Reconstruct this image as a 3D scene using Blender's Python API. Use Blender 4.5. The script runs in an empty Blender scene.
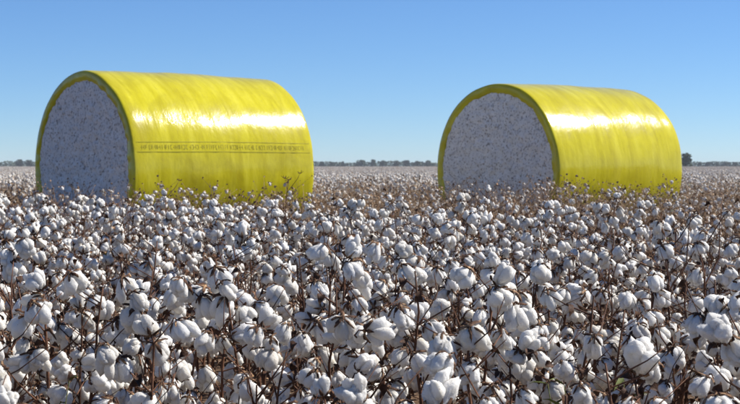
import bpy, math, random
import numpy as np
from mathutils import Vector, Matrix, Euler, Quaternion, noise

random.seed(7)
rng = np.random.default_rng(7)
scene = bpy.context.scene
C = scene.collection
R = math.radians

# ------------------------------------------------------------------ camera
EYE = 1.17
FPX = 1600.0                       # focal length in pixels of the 740 px photograph
cam_d = bpy.data.cameras.new('camera')
cam = bpy.data.objects.new('camera', cam_d)
C.objects.link(cam)
cam.location = (0, 0, EYE)
cam.rotation_euler = (R(90) - math.atan(36.5 / FPX), 0, 0)
cam_d.sensor_width = 36
cam_d.lens = 36 * FPX / 740
cam_d.clip_start = 0.05
cam_d.clip_end = 9000
cam_d.dof.use_dof = True
cam_d.dof.focus_distance = 3.9
cam_d.dof.aperture_fstop = 21
scene.camera = cam

# ------------------------------------------------------------------ sky, sun, exposure
SUN = Vector((0.705, 0.19, 0.68)).normalized()      # towards the sun
elev = math.asin(SUN.z)
azim = math.atan2(SUN.x, SUN.y)
world = bpy.data.worlds.new('World')
scene.world = world
world.use_nodes = True
wn = world.node_tree
sky = wn.nodes.new('ShaderNodeTexSky')
sky.sky_type = 'NISHITA'
sky.sun_disc = False
sky.sun_elevation = elev
sky.sun_rotation = azim
sky.altitude = 5000
sky.air_density = 1.3
sky.dust_density = 0.5
sky.ozone_density = 10.0
bg = wn.nodes['Background']
bg.inputs['Strength'].default_value = 0.0815
wn.links.new(sky.outputs[0], bg.inputs['Color'])
sun_d = bpy.data.lights.new('sun', 'SUN')
sun_d.energy = 5.0
sun_d.angle = R(0.53)
sun_d.color = (1.0, 0.945, 0.86)
sun = bpy.data.objects.new('sun', sun_d)
C.objects.link(sun)
sun.rotation_euler = SUN.to_track_quat('Z', 'Y').to_euler()
sun.location = (6, 0, 9)
scene.view_settings.view_transform = 'Standard'
scene.view_settings.look = 'None'
scene.view_settings.exposure = 0.62
scene.view_settings.gamma = 1
scene.render.engine = 'CYCLES'
scene.cycles.use_denoising = True
scene.cycles.max_bounces = 10
scene.cycles.diffuse_bounces = 8
scene.cycles.glossy_bounces = 2
scene.cycles.volume_bounces = 0
scene.cycles.transparent_max_bounces = 8

# ------------------------------------------------------------------ materials
def mat(name):
    m = bpy.data.materials.new(name)
    m.use_nodes = True
    nt = m.node_tree
    b = nt.nodes['Principled BSDF']
    b.inputs['Specular IOR Level'].default_value = 0.25
    return m, nt, b

def N(nt, kind, **kw):
    n = nt.nodes.new(kind)
    for k, v in kw.items():
        if k in n.inputs:
            n.inputs[k].default_value = v
        else:
            setattr(n, k, v)
    return n

def ramp(nt, src, stops):
    r = nt.nodes.new('ShaderNodeValToRGB')
    el = r.color_ramp.elements
    while len(el) < len(stops):
        el.new(0.5)
    for e, (p, c) in zip(el, stops):
        e.position = p
        e.color = c if len(c) == 4 else (*c, 1)
    nt.links.new(src, r.inputs[0])
    return r

def mixc(nt, fac, a, b, blend='MIX'):
    m = nt.nodes.new('ShaderNodeMix')
    m.data_type = 'RGBA'
    m.blend_type = blend
    for sock, v in ((m.inputs[0], fac), (m.inputs[6], a), (m.inputs[7], b)):
        if hasattr(v, 'is_linked') or hasattr(v, 'links'):
            nt.links.new(v, sock)
        else:
            sock.default_value = v if not isinstance(v, tuple) or len(v) == 4 else (*v, 1)
    return m.outputs[2]

def bump(nt, height, strength, dist, prev=None):
    b = N(nt, 'ShaderNodeBump')
    b.inputs['Strength'].default_value = strength
    b.inputs['Distance'].default_value = dist
    nt.links.new(height, b.inputs['Height'])
    if prev is not None:
        nt.links.new(prev, b.inputs['Normal'])
    return b.outputs[0]

def cotton_material():
    m, nt, b = mat('cotton_lint')
    tc = N(nt, 'ShaderNodeTexCoord')
    oi = N(nt, 'ShaderNodeObjectInfo')
    n1 = N(nt, 'ShaderNodeTexNoise', Scale=38.0, Detail=3.0)
    nt.links.new(tc.outputs['Object'], n1.inputs['Vector'])
    c1 = ramp(nt, n1.outputs[0], [(0.0, (.90, .885, .855)), (.56, (.89, .875, .845)), (.74, (.78, .73, .62))])
    c2 = ramp(nt, oi.outputs['Random'], [(0, (.82, .79, .74)), (.22, (.97, .96, .93)), (1, (1, 1, 1))])
    col = mixc(nt, 1.0, c1.outputs[0], c2.outputs[0], 'MULTIPLY')
    v = N(nt, 'ShaderNodeTexNoise', Scale=170.0, Detail=2.0)
    nt.links.new(tc.outputs['Object'], v.inputs['Vector'])
    speck = ramp(nt, v.outputs[0], [(0.70, (0, 0, 0)), (.76, (1, 1, 1))])
    col = mixc(nt, speck.outputs[0], col, (.30, .20, .12))
    nt.links.new(col, b.inputs['Base Color'])
    b.inputs['Roughness'].default_value = 1.0
    b.inputs['Specular IOR Level'].default_value = 0.0
    f = N(nt, 'ShaderNodeTexNoise', Scale=420.0, Detail=4.0, Roughness=.7, Distortion=1.2)
    nt.links.new(tc.outputs['Object'], f.inputs['Vector'])
    g = N(nt, 'ShaderNodeTexNoise', Scale=95.0, Detail=3.0, Distortion=.8)
    nt.links.new(tc.outputs['Object'], g.inputs['Vector'])
    p = bump(nt, g.outputs[0], .6, .006)
    p = bump(nt, f.outputs[0], .6, .0016, p)
    nt.links.new(p, b.inputs['Normal'])
    b.inputs['Subsurface Weight'].default_value = .55
    b.inputs['Subsurface Radius'].default_value = (1.0, .95, .88)
    b.inputs['Subsurface Scale'].default_value = .012
    # lint lets a little light through
    tr = N(nt, 'ShaderNodeBsdfTranslucent')
    tr.inputs[0].default_value = (.82, .80, .76, 1)
    ms = N(nt, 'ShaderNodeMixShader')
    ms.inputs[0].default_value = .25
    out = nt.nodes['Material Output']
    nt.links.new(b.outputs[0], ms.inputs[1])
    nt.links.new(tr.outputs[0], ms.inputs[2])
    nt.links.new(ms.outputs[0], out.inputs[0])
    return m

def plant_material(name, stops, scale=30, rough=.75):
    m, nt, b = mat(name)
    tc = N(nt, 'ShaderNodeTexCoord')
    oi = N(nt, 'ShaderNodeObjectInfo')
    n1 = N(nt, 'ShaderNodeTexNoise', Scale=float(scale), Detail=3.0)
    nt.links.new(tc.outputs['Object'], n1.inputs['Vector'])
    c = ramp(nt, n1.outputs[0], stops)
    c2 = ramp(nt, oi.outputs['Random'], [(0, (.70, .67, .65)), (1, (1.25, 1.2, 1.15))])
    nt.links.new(mixc(nt, 1.0, c.outputs[0], c2.outputs[0], 'MULTIPLY'), b.inputs['Base Color'])
    b.inputs['Roughness'].default_value = rough
    n2 = N(nt, 'ShaderNodeTexNoise', Scale=scale * 7.0, Detail=3.0)
    nt.links.new(tc.outputs['Object'], n2.inputs['Vector'])
    nt.links.new(bump(nt, n2.outputs[0], .6, .002), b.inputs['Normal'])
    return m

M_COT = cotton_material()
M_STEM = plant_material('cotton_stalk_bark', [(.35, (.060, .026, .015)), (.65, (.15, .072, .040))], 22)
M_BUR = plant_material('dry_bur', [(.38, (.036, .016, .009)), (.54, (.10, .050, .027)), (.70, (.36, .24, .14))], 55)
M_LEAF = plant_material('dry_leaf', [(.38, (.042, .019, .010)), (.54, (.11, .054, .029)), (.70, (.36, .24, .14))], 40)
M_STRAW = plant_material('stripped_stalk', [(.33, (.18, .115, .066)), (.6, (.38, .27, .17)), (.8, (.56, .44, .32))], 16)
M_GREEN = plant_material('weed_green', [(.33, (.045, .065, .012)), (.7, (.11, .13, .03))], 30)

def wrap_material():
    m, nt, b = mat('yellow_plastic_wrap')
    uv = N(nt, 'ShaderNodeUVMap')
    oi = N(nt, 'ShaderNodeObjectInfo')
    def mp(sx, sy):
        k = N(nt, 'ShaderNodeMapping')
        k.inputs['Scale'].default_value = (sx, sy, 1)
        nt.links.new(uv.outputs[0], k.inputs[0])
        off = N(nt, 'ShaderNodeVectorMath', operation='ADD')
        nt.links.new(k.outputs[0], off.inputs[0])
        nt.links.new(oi.outputs['Location'], off.inputs[1])
        return off.outputs[0]
    def nz(vec, scale, **kw):
        n = N(nt, 'ShaderNodeTexNoise', Scale=scale, **kw)
        nt.links.new(vec, n.inputs['Vector'])
        return n.outputs[0]
    streak = nz(mp(9, 1.3), 1.0, Detail=4.0, Roughness=.6, Distortion=.6)
    blotch = nz(mp(2.2, 1.6), 1.0, Detail=4.0, Roughness=.65, Distortion=.8)
    c = ramp(nt, streak, [(.30, (.42, .365, .010)), (.50, (.51, .455, .017)), (.72, (.585, .53, .042))])
    dirt = ramp(nt, blotch, [(.44, (0, 0, 0)), (.74, (.75, .75, .75))])
    col = mixc(nt, dirt.outputs[0], c.outputs[0], (.33, .275, .009))
    grub = ramp(nt, nz(mp(30, 9), 1.0, Detail=4.0, Roughness=.7), [(.54, (0, 0, 0)), (.74, (.5, .5, .5))])
    col = mixc(nt, grub.outputs[0], col, (.35, .29, .026))
    nt.links.new(col, b.inputs['Base Color'])
    b.inputs['Roughness'].default_value = .30
    b.inputs['Specular IOR Level'].default_value = .34
    rr = ramp(nt, blotch, [(.35, (.14, .14, .14)), (.7, (.23, .23, .23))])
    nt.links.new(rr.outputs[0], b.inputs['Roughness'])
    big = nz(mp(3.2, 1.5), 1.0, Detail=3.0, Distortion=.5)
    mid = nz(mp(16, 3.2), 1.0, Detail=4.0, Roughness=.6, Distortion=.7)
    fine = nz(mp(46, 17), 1.0, Detail=3.0, Roughness=.6)
    dimple = nz(mp(22, 13), 1.0, Detail=3.0, Roughness=.55, Distortion=.4)
    p = bump(nt, big, .17, .045)
    p = bump(nt, mid, .11, .012, p)
    p = bump(nt, dimple, .15, .010, p)
    p = bump(nt, fine, .24, .005, p)
    p = bump(nt, nz(mp(75, 4), 1.0, Detail=3.0, Distortion=.8), .16, .004, p)
    nt.links.new(p, b.inputs['Normal'])
    return m

def face_material():
    m, nt, b = mat('pressed_seed_cotton')
    tc = N(nt, 'ShaderNodeTexCoord')
    def nz(scale, **kw):
        n = N(nt, 'ShaderNodeTexNoise', Scale=scale, **kw)
        nt.links.new(tc.outputs['Object'], n.inputs['Vector'])
        return n.outputs[0]
    lo = nz(9.0, Detail=5.0, Roughness=.7)
    c = ramp(nt, lo, [(.3, (.72, .705, .675)), (.7, (.92, .905, .875))])
    sp = nz(34.0, Detail=4.0, Roughness=.7)
    s = ramp(nt, sp, [(.52, (0, 0, 0)), (.64, (.9, .9, .9))])
    col = mixc(nt, s.outputs[0], c.outputs[0], (.17, .13, .10))
    lt = nz(60.0, Detail=2.0)
    s2 = ramp(nt, lt, [(.56, (0, 0, 0)), (.70, (.8, .8, .8))])
    col = mixc(nt, s2.outputs[0], col, (.80, .79, .77))
    nt.links.new(col, b.inputs['Base Color'])
    b.inputs['Roughness'].default_value = 1
    b.inputs['Specular IOR Level'].default_value = 0
    p = bump(nt, nz(26.0, Detail=5.0, Roughness=.7), .9, .03)
    nt.links.new(p, b.inputs['Normal'])
    return m

M_WRAP = wrap_material()
M_FACE = face_material()
M_INK, _nt, _b = mat('olive_print_ink')
_b.inputs['Base Color'].default_value = (.36, .315, .012, 1)
_b.inputs['Roughness'].default_value = .4

def ground_material():
    m, nt, b = mat('field_soil')
    tc = N(nt, 'ShaderNodeTexCoord')
    n1 = N(nt, 'ShaderNodeTexNoise', Scale=.9, Detail=6.0, Roughness=.65)
    nt.links.new(tc.outputs['Object'], n1.inputs['Vector'])
    c = ramp(nt, n1.outputs[0], [(.3, (.10, .062, .038)), (.55, (.17, .11, .07)), (.75, (.25, .18, .12))])
    n2 = N(nt, 'ShaderNodeTexNoise', Scale=22.0, Detail=4.0, Roughness=.7)
    nt.links.new(tc.outputs['Object'], n2.inputs['Vector'])
    s = ramp(nt, n2.outputs[0], [(.62, (0, 0, 0)), (.70, (1, 1, 1))])
    nt.links.new(mixc(nt, s.outputs[0], c.outputs[0], (.62, .59, .54)), b.inputs['Base Color'])
    b.inputs['Roughness'].default_value = 1
    b.inputs['Specular IOR Level'].default_value = .1
    nt.links.new(bump(nt, n2.outputs[0], .8, .05), b.inputs['Normal'])
    return m
M_SOIL = ground_material()

# ------------------------------------------------------------------ mesh helpers
def mesh(name, v, f, mats, idx=None, smooth=True, uv=None):
    me = bpy.data.meshes.new(name)
    me.from_pydata([tuple(p) for p in v], [], f)
    for m in mats:
        me.materials.append(m)
    if idx is not None:
        me.polygons.foreach_set('material_index', idx)
    if smooth:
        me.polygons.foreach_set('use_smooth', [True] * len(me.polygons))
    if uv is not None:
        l = me.uv_layers.new(name='UVMap')
        vi = np.empty(len(me.loops), dtype=np.int32)
        me.loops.foreach_get('vertex_index', vi)
        l.data.foreach_set('uv', np.asarray(uv, dtype=np.float32)[vi].ravel())
    me.update()
    return me

def link(name, data, parent=None, loc=None, rot=None, scl=None):
    o = bpy.data.objects.new(name, data)
    C.objects.link(o)
    if parent is not None:
        o.parent = parent
    if loc is not None:
        o.location = loc
    if rot is not None:
        o.rotation_euler = rot
    if scl is not None:
        o.scale = (scl, scl, scl) if isinstance(scl, (int, float)) else scl
    return o

def tag(o, label=None, cat=None, group=None, kind=None):
    if label: o['label'] = label
    if cat: o['category'] = cat
    if group: o['group'] = group
    if kind: o['kind'] = kind
    return o

class Buf:
    def __init__(s):
        s.v, s.f, s.m = [], [], []
    def tube(s, pts, radii, sides=5, m=0):
        b0 = len(s.v)
        n = len(pts)
        for i, (p, r) in enumerate(zip(pts, radii)):
            d = (pts[min(i + 1, n - 1)] - pts[max(i - 1, 0)]).normalized()
            a = d.orthogonal().normalized()
            c = d.cross(a)
            for k in range(sides):
                t = 2 * math.pi * k / sides
                s.v.append(p + a * (r * math.cos(t)) + c * (r * math.sin(t)))
        for i in range(n - 1):
            for k in range(sides):
                k2 = (k + 1) % sides
                s.f.append((b0 + i * sides + k, b0 + i * sides + k2, b0 + (i + 1) * sides + k2, b0 + (i + 1) * sides + k))
                s.m.append(m)
        s.f.append(tuple(b0 + (n - 1) * sides + k for k in range(sides)))
        s.m.append(m)
    def add(s, verts, faces, m=0, mtx=None):
        b0 = len(s.v)
        s.v.extend([mtx @ Vector(p) for p in verts] if mtx is not None else [Vector(p) for p in verts])
        s.f.extend([tuple(b0 + i for i in f) for f in faces])
        s.m.extend([m] * len(faces))
    def mesh(s, name, mats, smooth=True):
        return mesh(name, s.v, s.f, mats, s.m, smooth)

def icosphere(sub):
    import bmesh
    bm = bmesh.new()
    bmesh.ops.create_icosphere(bm, subdivisions=sub, radius=1)
    v = np.array([p.co[:] for p in bm.verts])
    f = [tuple(x.index for x in fc.verts) for fc in bm.faces]
    bm.free()
    return v, f
ICO = {k: icosphere(k) for k in (1, 2, 3, 4)}

# ------------------------------------------------------------------ ground
def build_ground():
    xs = np.concatenate([[-2500, -900, -250, -80], np.arange(-30, 31, 2.0), [80, 250, 900, 2500]])
    ys = np.concatenate([[-60, -20, -6], np.arange(-2, 61, 2.0), [90, 150, 300, 600, 1200, 2600]])
    v, f = [], []
    for y in ys:
        for x in xs:
            z = .015 * noise.noise((x * .5, y * .5, 0)) if abs(x) < 40 and y < 70 else 0
            v.append((x, y, z - .015))
    n = len(xs)
    for j in range(len(ys) - 1):
        for i in range(n - 1):
            f.append((j * n + i, j * n + i + 1, (j + 1) * n + i + 1, (j + 1) * n + i))
    o = link('ground', mesh('ground', v, f, [M_SOIL]))
    tag(o, 'brown field soil littered with scraps of white lint', 'ground', kind='structure')
build_ground()

# ------------------------------------------------------------------ cotton bolls
def blob(seed, sub, w, l, nl, zoff=0.0):
    """a clump of lint: locks swelling out of one middle; top at z = 0, grows to z = l"""
    r = random.Random(seed)
    v, f = ICO[sub]
    ph = r.uniform(0, 6.28)
    cs, rs = [], []
    for i in range(nl):
        a = ph + 2 * math.pi * i / nl + r.uniform(-.25, .25)
        q = r.uniform(.45, .60)
        cs.append((q * math.cos(a), q * math.sin(a), r.uniform(-.22, .42)))
        rs.append(r.uniform(.47, .58))
    cs.append((r.uniform(-.15, .15), r.uniform(-.15, .15), r.uniform(.25, .5)))
    rs.append(r.uniform(.42, .6))
    cs = np.array(cs); rs = np.array(rs)
    dc = v @ cs.T
    disc = dc ** 2 - (cs ** 2).sum(1) + rs ** 2
    t = np.where(disc > 0, dc + np.sqrt(np.maximum(disc, 0)), .12)
    k = 44.0
    rad = np.log(np.exp(k * t).sum(1)) / k
    off = Vector((seed * 3.7, seed * 1.3, 5))
    for i, d in enumerate(v):
        q = Vector(d) * rad[i]
        rad[i] *= 1 +   .13 * noise.noise(q * 2.0 + off) + .045 * noise.noise(q * 5.0 + off) + (.022 * noise.noise(q * 13 + off) if sub > 2 else 0)
    p = v * rad[:, None]
    p *= np.array([w / 2 / .98, w / 2 / .98, l / 2 / .98])
    p[:, 2] += l / 2 + zoff
    return p, f

def gmat(p, g, s, roll):
    q = Vector(g).to_track_quat('Z', 'Y') @ Quaternion((0, 0, 1), roll)
    return Matrix.Translation(p) @ q.to_matrix().to_4x4() @ Matrix.Scale(s, 4)

def lock(seed, sub, rw, ln, r):
    """one lock of lint: a soft teardrop from its root at the origin, hanging along +z"""
    v, f = ICO[sub]
    off = Vector((seed * 2.9, seed * 7.1, 3.0))
    p = v.copy()
    t = (p[:, 2] + 1) / 2
    prof = .74 + .52 * t - .22 * t * t                    # narrow at the root, full below
    p[:, 0] *= prof
    p[:, 1] *= prof
    for i in range(len(p)):
        q = Vector(p[i])
        k = 1 + .26 * noise.noise(q * 1.4 + off) + (.20 if sub > 1 else .12) * noise.noise(q * 2.6 + off)
        if sub > 1:
            k += (.11 if sub > 2 else .06) * noise.noise(q * 5.2 + off)
        if sub > 2:
            k += .05 * noise.noise(q * 11 + off)
        p[i] = p[i] * k
    p[:, 0] *= rw
    p[:, 1] *= rw
    p[:, 2] = (p[:, 2] + .9) * ln / 2
    bend = r.uniform(-.25, .25) * ln
    p[:, 0] += bend * (p[:, 2] / ln) ** 2
    return p, f

def boll_mesh(seed, sub, fuzz):
    r = random.Random(seed * 11 + 1)
    bf = Buf()
    w, l = r.uniform(.056, .068), r.uniform(.060, .078)
    nl = r.choice((4, 4, 5, 5, 3))
    ph = r.uniform(0, 6.28)
    allp = []
    for i in range(nl + 1):
        a = ph + 2 * math.pi * i / nl + r.uniform(-.3, .3)
        tilt = r.uniform(.12, .40)
        rw, ln = w * r.uniform(.27, .37), l * r.uniform(.62, 1.02)
        root = Vector((math.cos(a), math.sin(a), 0)) * (w * r.uniform(.10, .20)) + Vector((0, 0, r.uniform(0, .16) * l))
        d = Vector((math.cos(a) * math.sin(tilt), math.sin(a) * math.sin(tilt), math.cos(tilt)))
        if i == nl:                                   # the middle, or one that has slipped down
            root, d = Vector((0, 0, l * (.25 if seed % 3 else .5))), Vector((r.uniform(-.2, .2), r.uniform(-.2, .2), 1)).normalized()
            ln *= .8
        m = gmat(root + Vector((0, 0, -.003)), d, 1.0, r.uniform(0, 6.28))
        p, f = lock(seed * 9 + i, sub, rw, ln, r)
        bf.add(p, f, 0, m)
        c = m @ Vector((0, 0, ln / 2))
        allp += [(m @ Vector(q), c) for q in p]
    for _ in range(fuzz):
        q, c = allp[r.randrange(len(allp))]
        nrm = (q - c).normalized()
        d = (nrm + Vector((r.uniform(-1, 1), r.uniform(-1, 1), r.uniform(-1, 1))) * .9).normalized()
        sd = d.orthogonal().normalized() * .00022
        ln = r.uniform(.003, .009)
        b2 = (d + Vector((r.uniform(-1, 1), r.uniform(-1, 1), r.uniform(-1, 1))) * .6).normalized()
        q = q - nrm * .001
        bf.add([q - sd, q + sd, q + d * ln * .5 + sd * .7, q + d * ln * .5 - sd * .7, q + d * ln * .5 + b2 * ln * .5],
               [(0, 1, 2, 3), (3, 2, 4)])
    return bf, w, l

def bur_geo(seed, w, l, n=5):
    """open dried carpels, a star of curled pointed blades round the stalk end of the boll"""
    r = random.Random(seed * 5 + 2)
    v, f = [], []
    for i in range(n):
        a = 2 * math.pi * i / n + r.uniform(-.25, .25)
        ln = l * r.uniform(.14, .40)
        curl = r.uniform(-.6, 1.0)
        wd = w * r.uniform(.06, .105)
        ca, sa = math.cos(a), math.sin(a)
        b0 = len(v)
        for j, t in enumerate((0, .3, .65, 1.0)):
            rr = .004 + w * .40 * math.sin(min(1.4, t * 1.5)) + max(0, curl) * .010 * t * t
            z = -.007 + ln * t * t * (1 - .55 * curl * t)
            hw = wd * (.35, 1, .8, .08)[j]
            for sgn in (-1, 0, 1):
                push = -.004 if sgn == 0 else r.uniform(-.003, .003)
                z += r.uniform(-.0022, .0022)
                v.append((rr * ca - sa * hw * sgn - ca * push, rr * sa + ca * hw * sgn - sa * push, z + (0.003 if sgn else 0)))
        for j in range(3):
            for k in range(2):
                q = b0 + j * 3 + k
                f.append((q, q + 1, q + 4, q + 3))
    # the cap where the carpels join
    b0 = len(v)
    for k in range(6):
        t = math.pi * k / 3
        v.append((.009 * math.cos(t), .009 * math.sin(t), -.004))
    v.append((0, 0, -.013))
    for k in range(6):
        f.append((b0 + k, b0 + (k + 1) % 6, b0 + 6))
    return v, f

NV = 12
BOLL_FINE, BOLL, BUR, BOLL_MID, BOLL_LOW, BOLL_TINY = [], [], [], [], [], []
for s in range(NV):
    bf, w, l = boll_mesh(s, 3, 900)
    BOLL_FINE.append(bf.mesh('boll', [M_COT]))
    bf, w, l = boll_mesh(s, 2, 420)
    BOLL.append(bf.mesh('boll', [M_COT]))
    bv, bfc = bur_geo(s, w, l)
    BUR.append(mesh('bur', bv, bfc, [M_BUR], smooth=True))
    bf, w, l = boll_mesh(s, 1, 40)
    bf.add(bv, bfc, 1)
    BOLL_MID.append(bf.mesh('boll', [M_COT, M_BUR]))
    bf, w, l = boll_mesh(s, 1, 0)
    bf.add(*bur_geo(s, w, l, 4), 1)
    BOLL_LOW.append(bf)
    bf, w, l = boll_mesh(s, 1, 0)
    bf.add(*bur_geo(s, w, l, 3), 1)
    BOLL_TINY.append(bf)

def leaf_geo(seed, size):
    """a withered leaf, curled and torn"""
    r = random.Random(seed + 900)
    v, f = [], []
    n = 5
    curl = r.uniform(1.0, 2.6)
    for j in range(n):
        t = j / (n - 1)
        hw = size * (.12, .42, .5, .3, .03)[j] * r.uniform(.7, 1.2)
        ang = t * curl
        y, z = size * math.sin(ang) / curl * 1.3, size * (1 - math.cos(ang)) / curl * -1.3
        for k in (-1, -.4, .35, 1):
            v.append((k * hw, y + r.uniform(-.1, .1) * size, z + abs(k) ** 1.6 * hw * r.uniform(.3, 1.0) + r.uniform(-.05, .05) * size))
    for j in range(n - 1):
        for k in range(3):
            a = j * 4 + k
            f.append((a, a + 1, a + 5, a + 4))
    return v, f
LEAFG = [leaf_geo(i, .021) for i in range(6)]
LEAF = [mesh('dry_leaf', v, f, [M_LEAF]) for v, f in LEAFG]

# ------------------------------------------------------------------ round bales
BALE_L, BALE_R = 2.47, 1.122
def bale_radius(u, phi, seed):
    t = u / BALE_L * 2 - 1
    r = BALE_R + .013 - .018 * t * t
    p = Vector((u * 1.1 + seed * 7, math.cos(phi) * 1.6, math.sin(phi) * 1.6))
    r += .014 * noise.noise(p) + .005 * noise.noise(p * 3.1 + Vector((3, 1, 8)))
    # rings left by the layers of film
    r += .003 * noise.noise((u * 14 + seed, phi * .7, 2.0))
    return r

def bale_point(u, r, phi, lift=0):
    z = BALE_R + r * math.sin(phi)
    if z < .03:                                    # the load flattens the underside
        z = .012 + .6 * max(z, -.03) * .3
    return Vector((u - BALE_L / 2, r * math.cos(phi), z))

def build_bale(seed, label, printed):
    nphi = 168
    # profile: (u, radius offset from the barrel) from the near lip round to the far lip
    near = [(.036, -.134), (.012, -.130), (-.002, -.112), (-.007, -.078), (-.008, -.045), (-.005, -.020), (.005, -.006), (.024, -.001)]
    prof = near + [(u, 0.0) for u in np.linspace(.09, BALE_L - .09, 46)] + [(BALE_L - a, b) for a, b in reversed(near)]
    v, f, uv = [], [], []
    for i, (u, dr) in enumerate(prof):
        for k in range(nphi + 1):
            phi = -math.pi / 2 + 2 * math.pi * k / nphi
            uu = min(max(u, 0), BALE_L)
            r = bale_radius(uu, phi, seed)
            e = dr
            lip = min(1, max(0, (-dr - .02) / .08))
            cs = Vector((math.cos(phi) * 5, math.sin(phi) * 5, seed * 3 + (0 if u < 1 else 9)))
            e += lip * (.022 * noise.noise(cs) + .016 * noise.noise(cs * 3.2))
            du = lip * (.014 * noise.noise(cs * 2.1) + .010 * noise.noise(cs * 5.5)) * (1 if u < 1 else -1)
            v.append(bale_point(u + du, r + e, phi))
            uv.append((u - dr, phi * BALE_R + 4))
    for i in range(len(prof) - 1):
        for k in range(nphi):
            a = i * (nphi + 1) + k
            b2 = (i + 1) * (nphi + 1) + k
            f.append((a, a + 1, b2 + 1, b2))
    root = bpy.data.objects.new('round_cotton_bale', None)
    C.objects.link(root)
    tag(root, label, 'cotton bale', 'wrapped round bales in the field')
    link('plastic_wrap', mesh('plastic_wrap', v, f, [M_WRAP], uv=uv), root)
    # the two open ends of pressed cotton
    for side in (0, 1):
        v, f = [], []
        nr, npf = 60, 190
        for i in range(nr + 1):
            for k in range(npf):
                phi = 2 * math.pi * k / npf
                u0 = 0 if side == 0 else BALE_L
                rr = (i / nr) * (bale_radius(u0, phi, seed) - .085)
                x, y = rr * math.cos(phi), rr * math.sin(phi)
                q = Vector((x, y, seed * 5 + side * 3))
                d = .018 * noise.noise(q * 2.5) + .020 * noise.noise(q * 8) + .015 * noise.noise(q * 19)
                d = d * min(1, (1 - i / nr) * 8 + .1) + .010 - .018 * (1 - (i / nr) ** 2)
                v.append(bale_point((d if side == 0 else BALE_L - d), rr, phi))
        for i in range(nr):
            for k in range(npf):
                k2 = (k + 1) % npf
                a = (i * npf + k, i * npf + k2, (i + 1) * npf + k2, (i + 1) * npf + k)
                f.append(a if side else a[::-1])
        end = link('cotton_end', mesh('cotton_end', v, f, [M_FACE]), root)
        rt = random.Random(seed * 10 + side)
        tb = Buf()
        for q in range(90):                         # tufts pulled loose from the pressed face
            a, rr = rt.uniform(0, 6.28), math.sqrt(rt.random()) * (BALE_R - .17)
            p = bale_point(.004 if side == 0 else BALE_L - .004, rr, a)
            p2, f2 = blob(q, 1, 1, 1, 3, -.5)
            sc = Matrix.Diagonal((rt.uniform(.012, .022), rt.uniform(.03, .09), rt.uniform(.03, .07), 1))
            tb.add(p2, f2, 0, Matrix.Translation(p) @ Euler((rt.uniform(0, 6.28), 0, 0)).to_matrix().to_4x4() @ sc)
        tag(link('loose_lint', tb.mesh('loose_lint', [M_FACE]), end), kind='stuff')
    if printed:
        # printed strip: two rules with block marks between them, following the wrap
        rp = random.Random(3)
        bf = Buf()
        H = .118
        def patch(u0, u1, h0, h1):
            n = max(1, int((u1 - u0) / .05))
            b0 = len(bf.v)
            for i in range(n + 1):
                u = u0 + (u1 - u0) * i / n
                for h in (h0, h1):
                    phi = SIDE(h)
                    bf.v.append(bale_point(u, bale_radius(u, phi, seed) + .003, phi))
            for i in range(n):
                bf.f.append((b0 + 2 * i, b0 + 2 * i + 2, b0 + 2 * i + 3, b0 + 2 * i + 1))
                bf.m.append(0)
        def SIDE(h):
            return -(math.pi) - (R(13.0) + (h - H / 2) / BALE_R)   # local -Y side, h metres up
        patch(.05, BALE_L - .05, 0, .008)
        patch(.05, BALE_L - .05, H - .006, H)
        u = .10
        while u < BALE_L - .14:
            w = rp.uniform(.015, .026)
            lo, hi = .034, H - .034
            kind = rp.randrange(6)
            s = .0055
            if kind in (0, 1, 3): patch(u, u + s, lo, hi)
            if kind in (1, 2, 4): patch(u + w - s, u + w, lo, hi)
            if kind in (0, 2, 3): patch(u, u + w, hi - s, hi)
            if kind in (0, 1, 4): patch(u, u + w, (lo + hi) / 2 - s / 2, (lo + hi) / 2 + s / 2)
            if kind in (2, 3): patch(u, u + w, lo, lo + s)
            if kind == 5: patch(u + w / 2 - s / 2, u + w / 2 + s / 2, lo, hi)
            u += w + rp.choice((.008, .009, .010, .012, .026))
        o = link('printed_strip', bf.mesh('printed_strip', [M_INK]), root)
        tag(o, 'dark ruled strip of small printed block lettering')
    return root

def place_bale(o, X, Z, th):
    a = Vector((math.cos(th), math.sin(th), 0))
    c = Vector((X, Z, 0)) + a * (BALE_L / 2)
    o.location = (c.x, c.y, 0)
    o.rotation_euler = (0, 0, th)
    return (c.x, c.y, th)
BALES = []
BALES.append(place_bale(build_bale(1, 'yellow wrapped round cotton bale with a printed strip along its side, the left one', True), -3.262, 18.14, .700))
BALES.append(place_bale(build_bale(2, 'plain yellow wrapped round cotton bale with a bright glossy streak, the right one', False), 1.633, 20.86, .715))

def in_bale(x, y, margin):
    for cx, cy, th in BALES:
        dx, dy = x - cx, y - cy
        u = dx * math.cos(th) + dy * math.sin(th)
        w = -dx * math.sin(th) + dy * math.cos(th)
        if abs(u) < BALE_L / 2 + margin and abs(w) < BALE_R + margin:
            return True
    return False

# ------------------------------------------------------------------ plant skeletons
class Skel:
    pass

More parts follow.
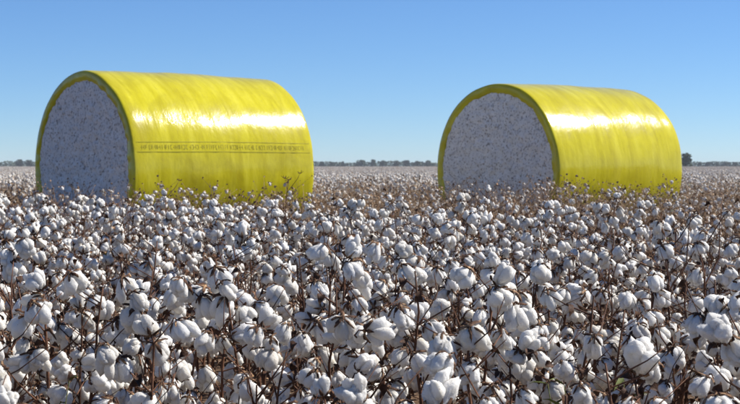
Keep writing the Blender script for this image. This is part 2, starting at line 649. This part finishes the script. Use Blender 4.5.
def skeleton(seed, h0=.74, h1=.90, nb=(8, 11), bare=.23, sides=5, thick=1.0, dens=1.0):
    r = random.Random(seed)
    S = Skel()
    S.bolls, S.leaves = [], []
    bf = Buf()
    H = r.uniform(h0, h1)
    n = 9
    lean = Vector((r.uniform(-.07, .07), r.uniform(-.07, .07), 0))
    pts = []
    for i in range(n + 1):
        t = i / n
        pts.append(Vector((lean.x * t * t + r.uniform(-.010, .010) * (i > 0), lean.y * t * t + r.uniform(-.010, .010) * (i > 0), H * t)))
    rad = [thick * (.0075 * (1 - t) + .0020) for t in np.linspace(0, 1, n + 1)]
    bf.tube(pts, rad, sides)
    def along(t):
        x = t * n
        i = min(n - 1, int(x))
        return pts[i].lerp(pts[i + 1], x - i)
    nbr = r.randint(*nb)
    az = r.uniform(0, 6.28)
    for k in range(nbr):
        t = .30 + .68 * (k + r.uniform(.1, .9)) / nbr
        az += 2.4 + r.uniform(-.4, .4)
        p = along(t)
        ln = r.uniform(.11, .26) * (1.12 - .55 * t)
        isbare = r.random() < bare
        if isbare:
            ln *= r.uniform(1.4, 2.1)
        el = R(r.uniform(25, 62))
        d = Vector((math.cos(az) * math.cos(el), math.sin(az) * math.cos(el), math.sin(el)))
        nn = r.randint(2, 3)
        bp = [p]
        for j in range(nn):
            dj = (d + Vector((r.uniform(-1, 1), r.uniform(-1, 1), r.uniform(-.6, .8))) * .38).normalized()
            bp.append(bp[-1] + dj * (ln / nn))
        br = thick * .0038 * (1.15 - .5 * t)
        bf.tube(bp, [br * (1 - .62 * j / nn) for j in range(nn + 1)], max(3, sides - 1))
        if isbare:
            S.leaves.append((bp[-1], r.random()))
            continue
        for j in range(1, nn + 1):
            if r.random() > dens * (.95 if j == nn else .60):
                if r.random() < .5:
                    S.leaves.append((bp[j], r.random()))
                continue
            q = bp[j]
            a2 = r.uniform(0, 6.28)
            st = r.random()
            if st < .80:      # nodding, lint hangs below the bur
                g = Vector((math.cos(a2) * .42, math.sin(a2) * .42, r.uniform(-1.0, -.45)))
            elif st < .93:
                g = Vector((math.cos(a2), math.sin(a2), r.uniform(-.35, .3)))
            else:
                g = Vector((math.cos(a2) * .6, math.sin(a2) * .6, .8))
            g.normalize()
            e = q + Vector((g.x * .018, g.y * .018, .010))
            bf.tube([q, q.lerp(e, .5) + Vector((0, 0, .006)), e], [.0020, .0018, .0022], 3)
            S.bolls.append((e + g * .009, g, r.uniform(.64, .94), r.randrange(NV), r.uniform(0, 6.28)))
    for k in range(r.randint(3, 5)):                    # thin leafless twigs
        p = along(r.uniform(.55, .97))
        a = r.uniform(0, 6.28)
        d = Vector((math.cos(a), math.sin(a), r.uniform(.3, 1.3))).normalized()
        q = p + d * r.uniform(.05, .10)
        e = q + (d + Vector((r.uniform(-.6, .6), r.uniform(-.6, .6), .2))).normalized() * r.uniform(.04, .09)
        bf.tube([p, q, e], [.0020 * thick, .0015 * thick, .0009 * thick], 3)
    tip = pts[-1]
    if r.random() < .55 * dens:
        g = Vector((r.uniform(-.6, .6), r.uniform(-.6, .6), r.choice((.6, -.5, -.8)))).normalized()
        S.bolls.append((tip + g * .008, g, r.uniform(.75, 1.0), r.randrange(NV), 0.0))
    for k in range(r.randint(16, 22)):
        if k % 2 and S.bolls:
            p = S.bolls[r.randrange(len(S.bolls))][0] + Vector((r.uniform(-.035, .035), r.uniform(-.035, .035), r.uniform(-.01, .03)))
        else:
            p = along(r.uniform(.45, .98)) + Vector((r.uniform(-.05, .05), r.uniform(-.05, .05), r.uniform(-.01, .03)))
        S.leaves.append((p, r.random()))
    S.buf, S.H = bf, H
    return S

def leafmat(p, u):
    r = random.Random(int(u * 1e6))
    e = Euler((r.uniform(-1, 1), r.uniform(-1, 1), r.uniform(0, 6.28)))
    return Matrix.Translation(p) @ e.to_matrix().to_4x4() @ Matrix.Scale(r.uniform(.6, 1.25), 4)

SK = [skeleton(100 + i) for i in range(16)]
for i, S in enumerate(SK):
    S.stem = S.buf.mesh('stem', [M_STEM])
    lb = Buf()
    for p, u in S.leaves:
        lb.add(*LEAFG[int(u * 6) % 6], 0, leafmat(p, u))
    S.leafmesh = lb.mesh('withered_foliage', [M_LEAF])

# ------------------------------------------------------------------ scatter the standing plants
HALF = 370.0 / FPX
def edge_of_crop(x):
    """where the unpicked cotton in front of the bales ends"""
    return 12.4 - .66 * x + 1.1 * noise.noise((x * .6, 3.0, 0))

def scatter(y0, y1, dens, mind, margin, test, seed):
    r = np.random.default_rng(seed)
    out, grid = [], {}
    ymax = y1
    wmax = HALF * ymax + margin
    n = int(dens * 2 * wmax * (y1 - y0) * 2.2)
    for x, y in zip(r.uniform(-wmax, wmax, n), r.uniform(y0, y1, n)):
        if abs(x) > HALF * y + margin or not test(x, y):
            continue
        k = (int(math.floor(x / mind)), int(math.floor(y / mind)))
        ok = True
        for i in (-1, 0, 1):
            for j in (-1, 0, 1):
                for (a, b) in grid.get((k[0] + i, k[1] + j), ()):
                    if (a - x) ** 2 + (b - y) ** 2 < mind * mind:
                        ok = False
        if ok:
            grid.setdefault(k, []).append((x, y))
            out.append((float(x), float(y)))
    return out

front = scatter(2.12, 16.5, 30, .195, .75, lambda x, y: y < edge_of_crop(x), 21)
def shown(x, y):
    return abs(x) < HALF * y * 1.02 + .10 and y > 2.1
vis = sorted([p for p in front if shown(*p)], key=lambda p: p[1])
indiv = vis[:300]
chosen = set(indiv)
rest = [p for p in front if p not in chosen]
NEAR_Y = indiv[-1][1]
print('front plants', len(front), 'visible', len(vis), 'individuals to y =', NEAR_Y)

WORDS = 'zero one two three four five six seven eight nine ten eleven twelve thirteen fourteen fifteen sixteen seventeen eighteen nineteen twenty'.split()
ORD = 'first second third fourth fifth sixth seventh eighth ninth tenth eleventh twelfth thirteenth fourteenth fifteenth sixteenth seventeenth eighteenth nineteenth twentieth'.split()
ORD += ['twenty-' + o for o in ORD[:9]] + ['thirtieth'] + ['thirty-' + o for o in ORD[:9]]
def num(n):
    return WORDS[n] if n < 21 else 'twenty-' + WORDS[n - 20] if n < 30 else 'over thirty'
COLS = [(-99, 60, 'at the left edge'), (60, 133, "below left bale's cotton end"), (133, 317, "below left bale's yellow side"),
        (317, 436, 'below the gap between bales'), (436, 557, "below right bale's cotton end"),
        (557, 660, "below right bale's yellow side"), (660, 999, 'at the right edge')]
def bands(y):
    for lim, t in ((2.6, 'nearest rows'), (3.4, 'second rows'), (4.4, 'third rows'), (5.6, 'fourth rows'), (7.0, 'fifth rows'), (9.0, 'sixth rows')):
        if y < lim:
            return t
    return 'hindmost rows'

def build_front():
    rr = random.Random(5)
    cells = {}
    plan = []
    for (x, y) in indiv:
        S = SK[rr.randrange(len(SK))]
        sc = rr.uniform(.90, 1.06)
        if y < 2.6:
            sc = rr.uniform(.84, .93)
        rz = rr.uniform(0, 6.28)
        px = 370 + FPX * x / y
        col = next(c for a, b, c in COLS if a <= px < b)
        cells.setdefault((bands(y), col), []).append((px, len(plan)))
        plan.append((x, y, S, sc, rz))
    rank = {}
    for key, lst in cells.items():
        lst.sort()
        for i, (_, j) in enumerate(lst):
            rank[j] = (ORD[i], key)
    for j, (x, y, S, sc, rz) in enumerate(plan):
        root = bpy.data.objects.new('cotton_plant', None)
        C.objects.link(root)
        root.location = (x, y, -.02)
        root.rotation_euler = (rr.uniform(-.06, .06), rr.uniform(-.06, .06), rz)
        root.scale = (sc, sc, sc)
        root.empty_display_size = .05
        o, (b, c) = rank[j]
        hh = S.H * sc
        size = 'tall' if hh > .86 else 'short' if hh < .74 else 'middling'
        tag(root, f'{size} cotton plant of {num(len(S.bolls))} bolls, {o} from left, {b}, {c}', 'cotton plant', 'cotton plants standing before the bales')
        link('stem', S.stem, root)
        near = y < 5.2
        if near:
            for p, u in S.leaves:
                o2 = link('dry_leaf', LEAF[int(u * 6) % 6], root)
                o2.matrix_local = leafmat(p, u)
        else:
            tag(link('withered_foliage', S.leafmesh, root), kind='stuff')
        for p, g, s, v, roll in S.bolls:
            v = (v + j * 5) % NV
            o2 = bpy.data.objects.new('boll', (BOLL_FINE[v] if y < 3.1 else BOLL[v]) if near else BOLL_MID[v])
            C.objects.link(o2)
            o2.parent = root
            o2.matrix_local = gmat(p, g, s * (.80 if y < 2.7 else .87 if y < 3.6 else .95), roll + j)
            if near:
                b2 = bpy.data.objects.new('bur', BUR[v])
                C.objects.link(b2)
                b2.parent = o2
build_front()

# ------------------------------------------------------------------ stalks and weeds that stand out singly
def tall_stalk(px, Y, H, seed, bolls, label):
    """a thin stalk rising over the crop, with a few side twigs, empty burs and bolls"""
    r = random.Random(seed)
    root = bpy.data.objects.new('cotton_stalk', None)
    C.objects.link(root)
    root.location = ((px - 370) / FPX * Y, Y, -.02)
    tag(root, label, 'cotton stalk', 'single stalks rising above the crop')
    b = Buf()
    pts = [Vector((r.uniform(-.012, .012) * (i > 0) + .02 * (i / 8) ** 2, r.uniform(-.012, .012), H * i / 8)) for i in range(9)]
    b.tube(pts, [.0065 * (1 - i / 9) + .0018 for i in range(9)], 5)
    ends = [pts[-1]]
    for k in range(7):
        i = r.randint(4, 7)
        p = pts[i].lerp(pts[i + 1], r.random())
        a = r.uniform(0, 6.28)
        d = Vector((math.cos(a) * .8, math.sin(a) * .5, r.uniform(.5, 1.1))).normalized()
        q = p + d * r.uniform(.06, .13)
        e = q + (d + Vector((0, 0, .4))).normalized() * r.uniform(.02, .06)
        b.tube([p, q, e], [.003, .0022, .0014], 4)
        ends.append(e)
    link('stem', b.mesh('stem', [M_STEM]), root)
    for k, e in enumerate(ends):
        if k < bolls:
            g = Vector((r.uniform(-.4, .4), r.uniform(-.4, .4), 1 if k == 0 else -.8)).normalized()
            v = r.randrange(NV)
            o = link('boll', BOLL[v], root)
            o.matrix_local = gmat(e + g * .006, g, r.uniform(.55, .85), r.uniform(0, 6))
            link('bur', BUR[v], o)
        else:
            o = link('bur', BUR[r.randrange(NV)], root)
            o.matrix_local = gmat(e, Vector((r.uniform(-.5, .5), r.uniform(-.5, .5), 1)).normalized(), r.uniform(.5, .8), r.uniform(0, 6))
tall_stalk(285, 11.6, 1.09, 4, 0, 'thin dry stalk with empty burs rising before the left bale\'s far yellow side')
tall_stalk(163, 10.4, .99, 9, 2, 'stalk with small white bolls rising before the left bale\'s near yellow corner')
tall_stalk(486, 11.2, 1.00, 12, 1, 'thin stalk rising before the right bale\'s grey cotton end')
tall_stalk(612, 10.6, .97, 15, 1, 'thin stalk with one boll rising before the right bale\'s yellow side')

def weed(px, Y, H, seed, label):
    r = random.Random(seed)
    root = bpy.data.objects.new('green_weed', None)
    C.objects.link(root)
    root.location = ((px - 370) / FPX * Y, Y, -.02)
    tag(root, label, 'weed', 'green weeds among the cotton')
    b = Buf()
    tips = []
    for k in range(5):
        a = r.uniform(0, 6.28)
        h = H * r.uniform(.75, 1)
        pts = [Vector((math.cos(a) * .09 * t * t + r.uniform(-.006, .006), math.sin(a) * .09 * t * t, h * t)) for t in np.linspace(0, 1, 6)]
        b.tube(pts, [.003, .0028, .0025, .002, .0016, .001], 4)
        tips += [pts[3].lerp(pts[5], u) for u in np.linspace(0, 1, 8)]
    link('stem', b.mesh('stem', [M_GREEN]), root)
    lm = mesh('leaf', [(0, 0, 0), (.006, .018, .004), (0, .02, 0), (-.006, .018, .004), (.004, .04, .004), (0, .042, .001), (-.004, .04, .004), (0, .058, -.006)],
              [(0, 1, 2), (0, 2, 3), (1, 4, 5, 2), (2, 5, 6, 3), (4, 7, 5), (5, 7, 6)], [M_GREEN])
    for p in tips:
        o = link('leaf', lm, root, p, (r.uniform(-.3, .9), r.uniform(-.5, .5), r.uniform(0, 6.28)), r.uniform(.6, 1.2))
weed(592, 2.95, .82, 3, 'green leafy weed at the bottom edge, below the right bale\'s yellow side')
weed(640, 3.05, .78, 5, 'smaller olive weed at the bottom edge toward the right corner')
weed(672, 8.6, .95, 8, 'small green weed poking out beside the right bale\'s far end')
weed(26, 3.1, .78, 11, 'low olive weed at the left edge of the nearest cotton')

# ------------------------------------------------------------------ plants past the first 300: one mass per kind
def proto_collection(name, protos):
    col = bpy.data.collections.new(name)
    for i, me in enumerate(protos):
        o = bpy.data.objects.new('%s_%02d' % (name, i), me)
        col.objects.link(o)
    return col

def merged_plant(S, bolls, lod, leaf=True, stem_mat=M_STEM, keep=1.0, seed=0, bscale=1.0):
    r = random.Random(seed)
    b = Buf()
    b.add(S.buf.v, S.buf.f, 2)
    for p, g, s, v, roll in S.bolls:
        if r.random() > keep:
            continue
        src = bolls[v]
        mtx = gmat(p, g, s * bscale, roll)
        b0 = len(b.v)
        b.v.extend([mtx @ q for q in src.v])
        b.f.extend([tuple(b0 + i for i in f) for f in src.f])
        b.m.extend(src.m)
    if leaf:
        for p, u in S.leaves:
            b.add(*LEAFG[int(u * 6) % 6], 3, leafmat(p, u))
    return b.mesh('mass_plant', [M_COT, M_BUR if stem_mat is M_STEM else M_STRAW, stem_mat, M_LEAF if stem_mat is M_STEM else M_STRAW])

def instance_mass(name, pts, rots, scls, idxs, col, label, cat):
    me = bpy.data.meshes.new(name)
    n = len(pts)
    me.vertices.add(n)
    me.vertices.foreach_set('co', np.asarray(pts, dtype=np.float32).ravel())
    a = me.attributes.new('rot', 'FLOAT_VECTOR', 'POINT'); a.data.foreach_set('vector', np.asarray(rots, dtype=np.float32).ravel())
    a = me.attributes.new('scl', 'FLOAT', 'POINT'); a.data.foreach_set('value', np.asarray(scls, dtype=np.float32))
    a = me.attributes.new('pick', 'INT', 'POINT'); a.data.foreach_set('value', np.asarray(idxs, dtype=np.int32))
    me.update()
    o = link(name, me)
    ng = bpy.data.node_groups.new(name, 'GeometryNodeTree')
    ng.interface.new_socket('Geometry', in_out='INPUT', socket_type='NodeSocketGeometry')
    ng.interface.new_socket('Geometry', in_out='OUTPUT', socket_type='NodeSocketGeometry')
    gi = ng.nodes.new('NodeGroupInput'); go = ng.nodes.new('NodeGroupOutput')
    ci = ng.nodes.new('GeometryNodeCollectionInfo')
    ci.inputs['Collection'].default_value = col
    ci.inputs['Separate Children'].default_value = True
    ci.inputs['Reset Children'].default_value = True
    ip = ng.nodes.new('GeometryNodeInstanceOnPoints')
    ip.inputs['Pick Instance'].default_value = True
    def attr(nm, t):
        k = ng.nodes.new('GeometryNodeInputNamedAttribute')
        k.data_type = t
        k.inputs['Name'].default_value = nm
        return k.outputs[0]
    L = ng.links.new
    L(gi.outputs[0], ip.inputs['Points'])
    L(ci.outputs[0], ip.inputs['Instance'])
    L(attr('pick', 'INT'), ip.inputs['Instance Index'])
    L(attr('rot', 'FLOAT_VECTOR'), ip.inputs['Rotation'])
    L(attr('scl', 'FLOAT'), ip.inputs['Scale'])
    L(ip.outputs[0], go.inputs[0])
    md = o.modifiers.new('scatter', 'NODES')
    md.node_group = ng
    tag(o, label, cat, kind='stuff')
    return o

def mass(name, pts, col, nproto, label, cat, seed, smin=.9, smax=1.06):
    r = np.random.default_rng(seed)
    n = len(pts)
    P = np.zeros((n, 3)); P[:, :2] = np.array(pts); P[:, 2] = -.02
    rot = np.column_stack([r.uniform(-.07, .07, n), r.uniform(-.07, .07, n), r.uniform(0, 6.28, n)])
    return instance_mass(name, P, rot, r.uniform(smin, smax, n), r.integers(0, nproto, n), col, label, cat)

col_std = proto_collection('standing_cotton', [merged_plant(S, BOLL_LOW, 2, seed=i) for i, S in enumerate(SK[:12])])
if rest:
    mass('standing_cotton_mass', rest, col_std, 12, 'dense open cotton standing close before the two bales', 'cotton crop', 31)

# the trampled, mostly picked strip the bales stand in
SKB = [skeleton(300 + i, .70, 1.0, (13, 18), .34, 4, .75, .32) for i in range(12)]
col_pick = proto_collection('picked_cotton', [merged_plant(S, BOLL_TINY, 1, True, M_STRAW, .85, i, .66) for i, S in enumerate(SKB)])
strip = scatter(7.0, 27.0, 26, .185, 1.6, lambda x, y: y > edge_of_crop(x) - .1 and not in_bale(x, y, .12), 41)
mass('picked_cotton_strip', strip, col_pick, 12, 'tan picked cotton stalks with few small bolls around both bales', 'cotton stalks', 32, .86, 1.08)

# the open field behind, to where single plants can no longer be seen
SKF = [skeleton(500 + i, .72, .92, (9, 12), .10, 3, 1.2, 1.0) for i in range(8)]
col_far = proto_collection('far_cotton', [merged_plant(S, BOLL_TINY, 1, False, M_STRAW, .95, i, 1.15) for i, S in enumerate(SKF)])
far = scatter(26.5, 60, 9, .24, 4, lambda x, y: True, 51) + scatter(60, 140, 3.2, .42, 8, lambda x, y: True, 52)
r_ = np.random.default_rng(53)
ny = 42000
yy = np.sqrt(r_.uniform(140 ** 2, 520 ** 2, ny))
xx = r_.uniform(-1, 1, ny) * (HALF * yy + 18)
far += list(zip(xx.tolist(), yy.tolist()))
mass('cotton_field', far, col_far, 8, 'open white cotton crop running from behind the bales to the horizon', 'cotton crop', 33, .92, 1.06)
print('strip', len(strip), 'far', len(far))

# ------------------------------------------------------------------ horizon trees
M_TREE = plant_material('far_foliage', [(.3, (.030, .050, .016)), (.7, (.075, .105, .035))], .6)
M_TRUNK = plant_material('far_bark', [(.3, (.06, .045, .035)), (.7, (.12, .09, .07))], 1.5)
def tree_mesh(seed, h, w, nleaf):
    r = random.Random(seed)
    tb = Buf()
    tb.tube([Vector((0, 0, 0)), Vector((.1, 0, h * .25)), Vector((.0, .1, h * .6))], [h * .032, h * .024, h * .010], 6)
    lobes = []
    for i in range(14):
        a = r.uniform(0, 6.28)
        q = r.uniform(.05, .36) * w
        zc = h * r.uniform(.16, .80)
        lobes.append((Vector((q * math.cos(a), q * math.sin(a), zc)), r.uniform(.14, .24) * h))
        tb.tube([Vector((.05, 0, h * r.uniform(.2, .4))), lobes[-1][0]], [h * .012, h * .004], 4)
    lobes.append((Vector((0, 0, h * .82)), h * .17))
    cb = Buf()
    for i in range(nleaf):
        c, rad = lobes[r.randrange(len(lobes))]
        d = Vector((r.gauss(0, 1), r.gauss(0, 1), r.gauss(0, 1))).normalized()
        p = c + Vector((d.x * rad * 1.25, d.y * rad * 1.25, d.z * rad * .8)) * r.uniform(.4, 1.05) ** .6
        s = h * r.uniform(.025, .055)
        e = Euler((r.uniform(0, 6), r.uniform(0, 6), r.uniform(0, 6))).to_matrix()
        cb.add([p + e @ Vector(q) * s for q in ((-1, -.6, 0), (1, -.5, .2), (.7, .8, 0), (-.6, .7, -.25))], [(0, 1, 2, 3)])
    return tb.mesh('trunk', [M_TRUNK]), cb.mesh('crown', [M_TREE], smooth=False)
TREES = [tree_mesh(60 + i, 8.0, (7, 9, 6, 10)[i % 4], 1300) for i in range(6)]
def put_tree(px, Y, h, wide, label, k):
    root = bpy.data.objects.new('tree', None)
    C.objects.link(root)
    root.location = ((px - 370) / FPX * Y, Y, -.02)
    root.rotation_euler = (0, 0, k * 1.3)
    s = h / 8.0
    root.scale = (s * wide, s * wide, s)
    t, c = TREES[k % 6]
    link('trunk', t, root)
    link('crown', c, root)
    tag(root, label, 'tree', 'trees on the horizon')
put_tree(686.5, 1000, 9.4, 1.25, 'dark rounded tree on the horizon, touching the right bale', 2)
put_tree(20, 1800, 8.4, 1.5, 'broad blue-grey horizon tree at the left edge', 0)
put_tree(30.5, 1750, 7.8, 1.1, 'small blue-grey horizon tree touching the left bale\'s cotton end', 1)
gap = [(322, 6.0, 1.2), (333, 5.6, 1.3), (343, 6.4, 1.0), (361, 8.0, 1.5), (373, 8.8, 1.0), (383, 7.2, 1.5), (397, 7.4, 1.2), (406, 7.8, 1.3), (417, 6.8, 1.4), (428, 7.6, 1.3)]
for i, (px, h, wd) in enumerate(gap):
    put_tree(px, 1800 + (i * 37 % 90), h, wd, 'small hazy horizon tree between the bales, %s counted from the left bale' % ORD[i], i)
rt = [(700, 5.6, 1.1), (708, 6.0, 1.3), (717, 5.4, 1.2), (726, 6.0, 1.4), (735, 5.4, 1.3)]
for i, (px, h, wd) in enumerate(rt):
    put_tree(px, 1850 + (i * 53 % 80), h, wd, 'low hazy horizon tree near the right edge, %s beyond the dark rounded tree' % ORD[i], i + 3)

def treeline():
    r = random.Random(77)
    b = Buf()
    for i in range(24000):
        x = r.uniform(-620, 620)
        top = 5.4 + 1.8 * noise.noise((x * .02, 0, 0)) + 1.6 * noise.noise((x * .09, 4, 0))
        p = Vector((x, 1940 + r.uniform(-8, 8), max(.2, top * r.random() ** 1.25)))
        s = r.uniform(.5, 1.0)
        e = Euler((r.uniform(0, 6), r.uniform(0, 6), r.uniform(0, 6))).to_matrix()
        b.add([p + e @ Vector(q) * s for q in ((-1, -.6, 0), (1, -.5, .2), (.7, .8, 0), (-.6, .7, -.25))], [(0, 1, 2, 3)])
    o = link('far_woodland', b.mesh('far_woodland', [M_TREE], smooth=False))
    tag(o, 'low hazy line of distant scrub along the whole horizon', 'woodland', kind='stuff')
treeline()

# ------------------------------------------------------------------ haze over the field
def haze():
    x0, x1, y0, y1, z0, z1 = -2700, 2700, -80, 2800, -1.1, 12
    v = [(x, y, z) for z in (z0, z1) for y in (y0, y1) for x in (x0, x1)]
    f = [(0, 2, 3, 1), (4, 5, 7, 6), (0, 1, 5, 4), (2, 6, 7, 3), (0, 4, 6, 2), (1, 3, 7, 5)]
    m = bpy.data.materials.new('haze')
    m.use_nodes = True
    nt = m.node_tree
    nt.nodes.clear()
    out = nt.nodes.new('ShaderNodeOutputMaterial')
    pv = nt.nodes.new('ShaderNodeVolumePrincipled')
    pv.inputs['Color'].default_value = (.80, .88, 1.0, 1)
    pv.inputs['Density'].default_value = .00011
    nt.links.new(pv.outputs[0], out.inputs['Volume'])
    o = link('haze', mesh('haze', v, f, [m], smooth=False))
    tag(o, 'thin pale blue haze lying over the whole field', 'haze', kind='stuff')
haze()
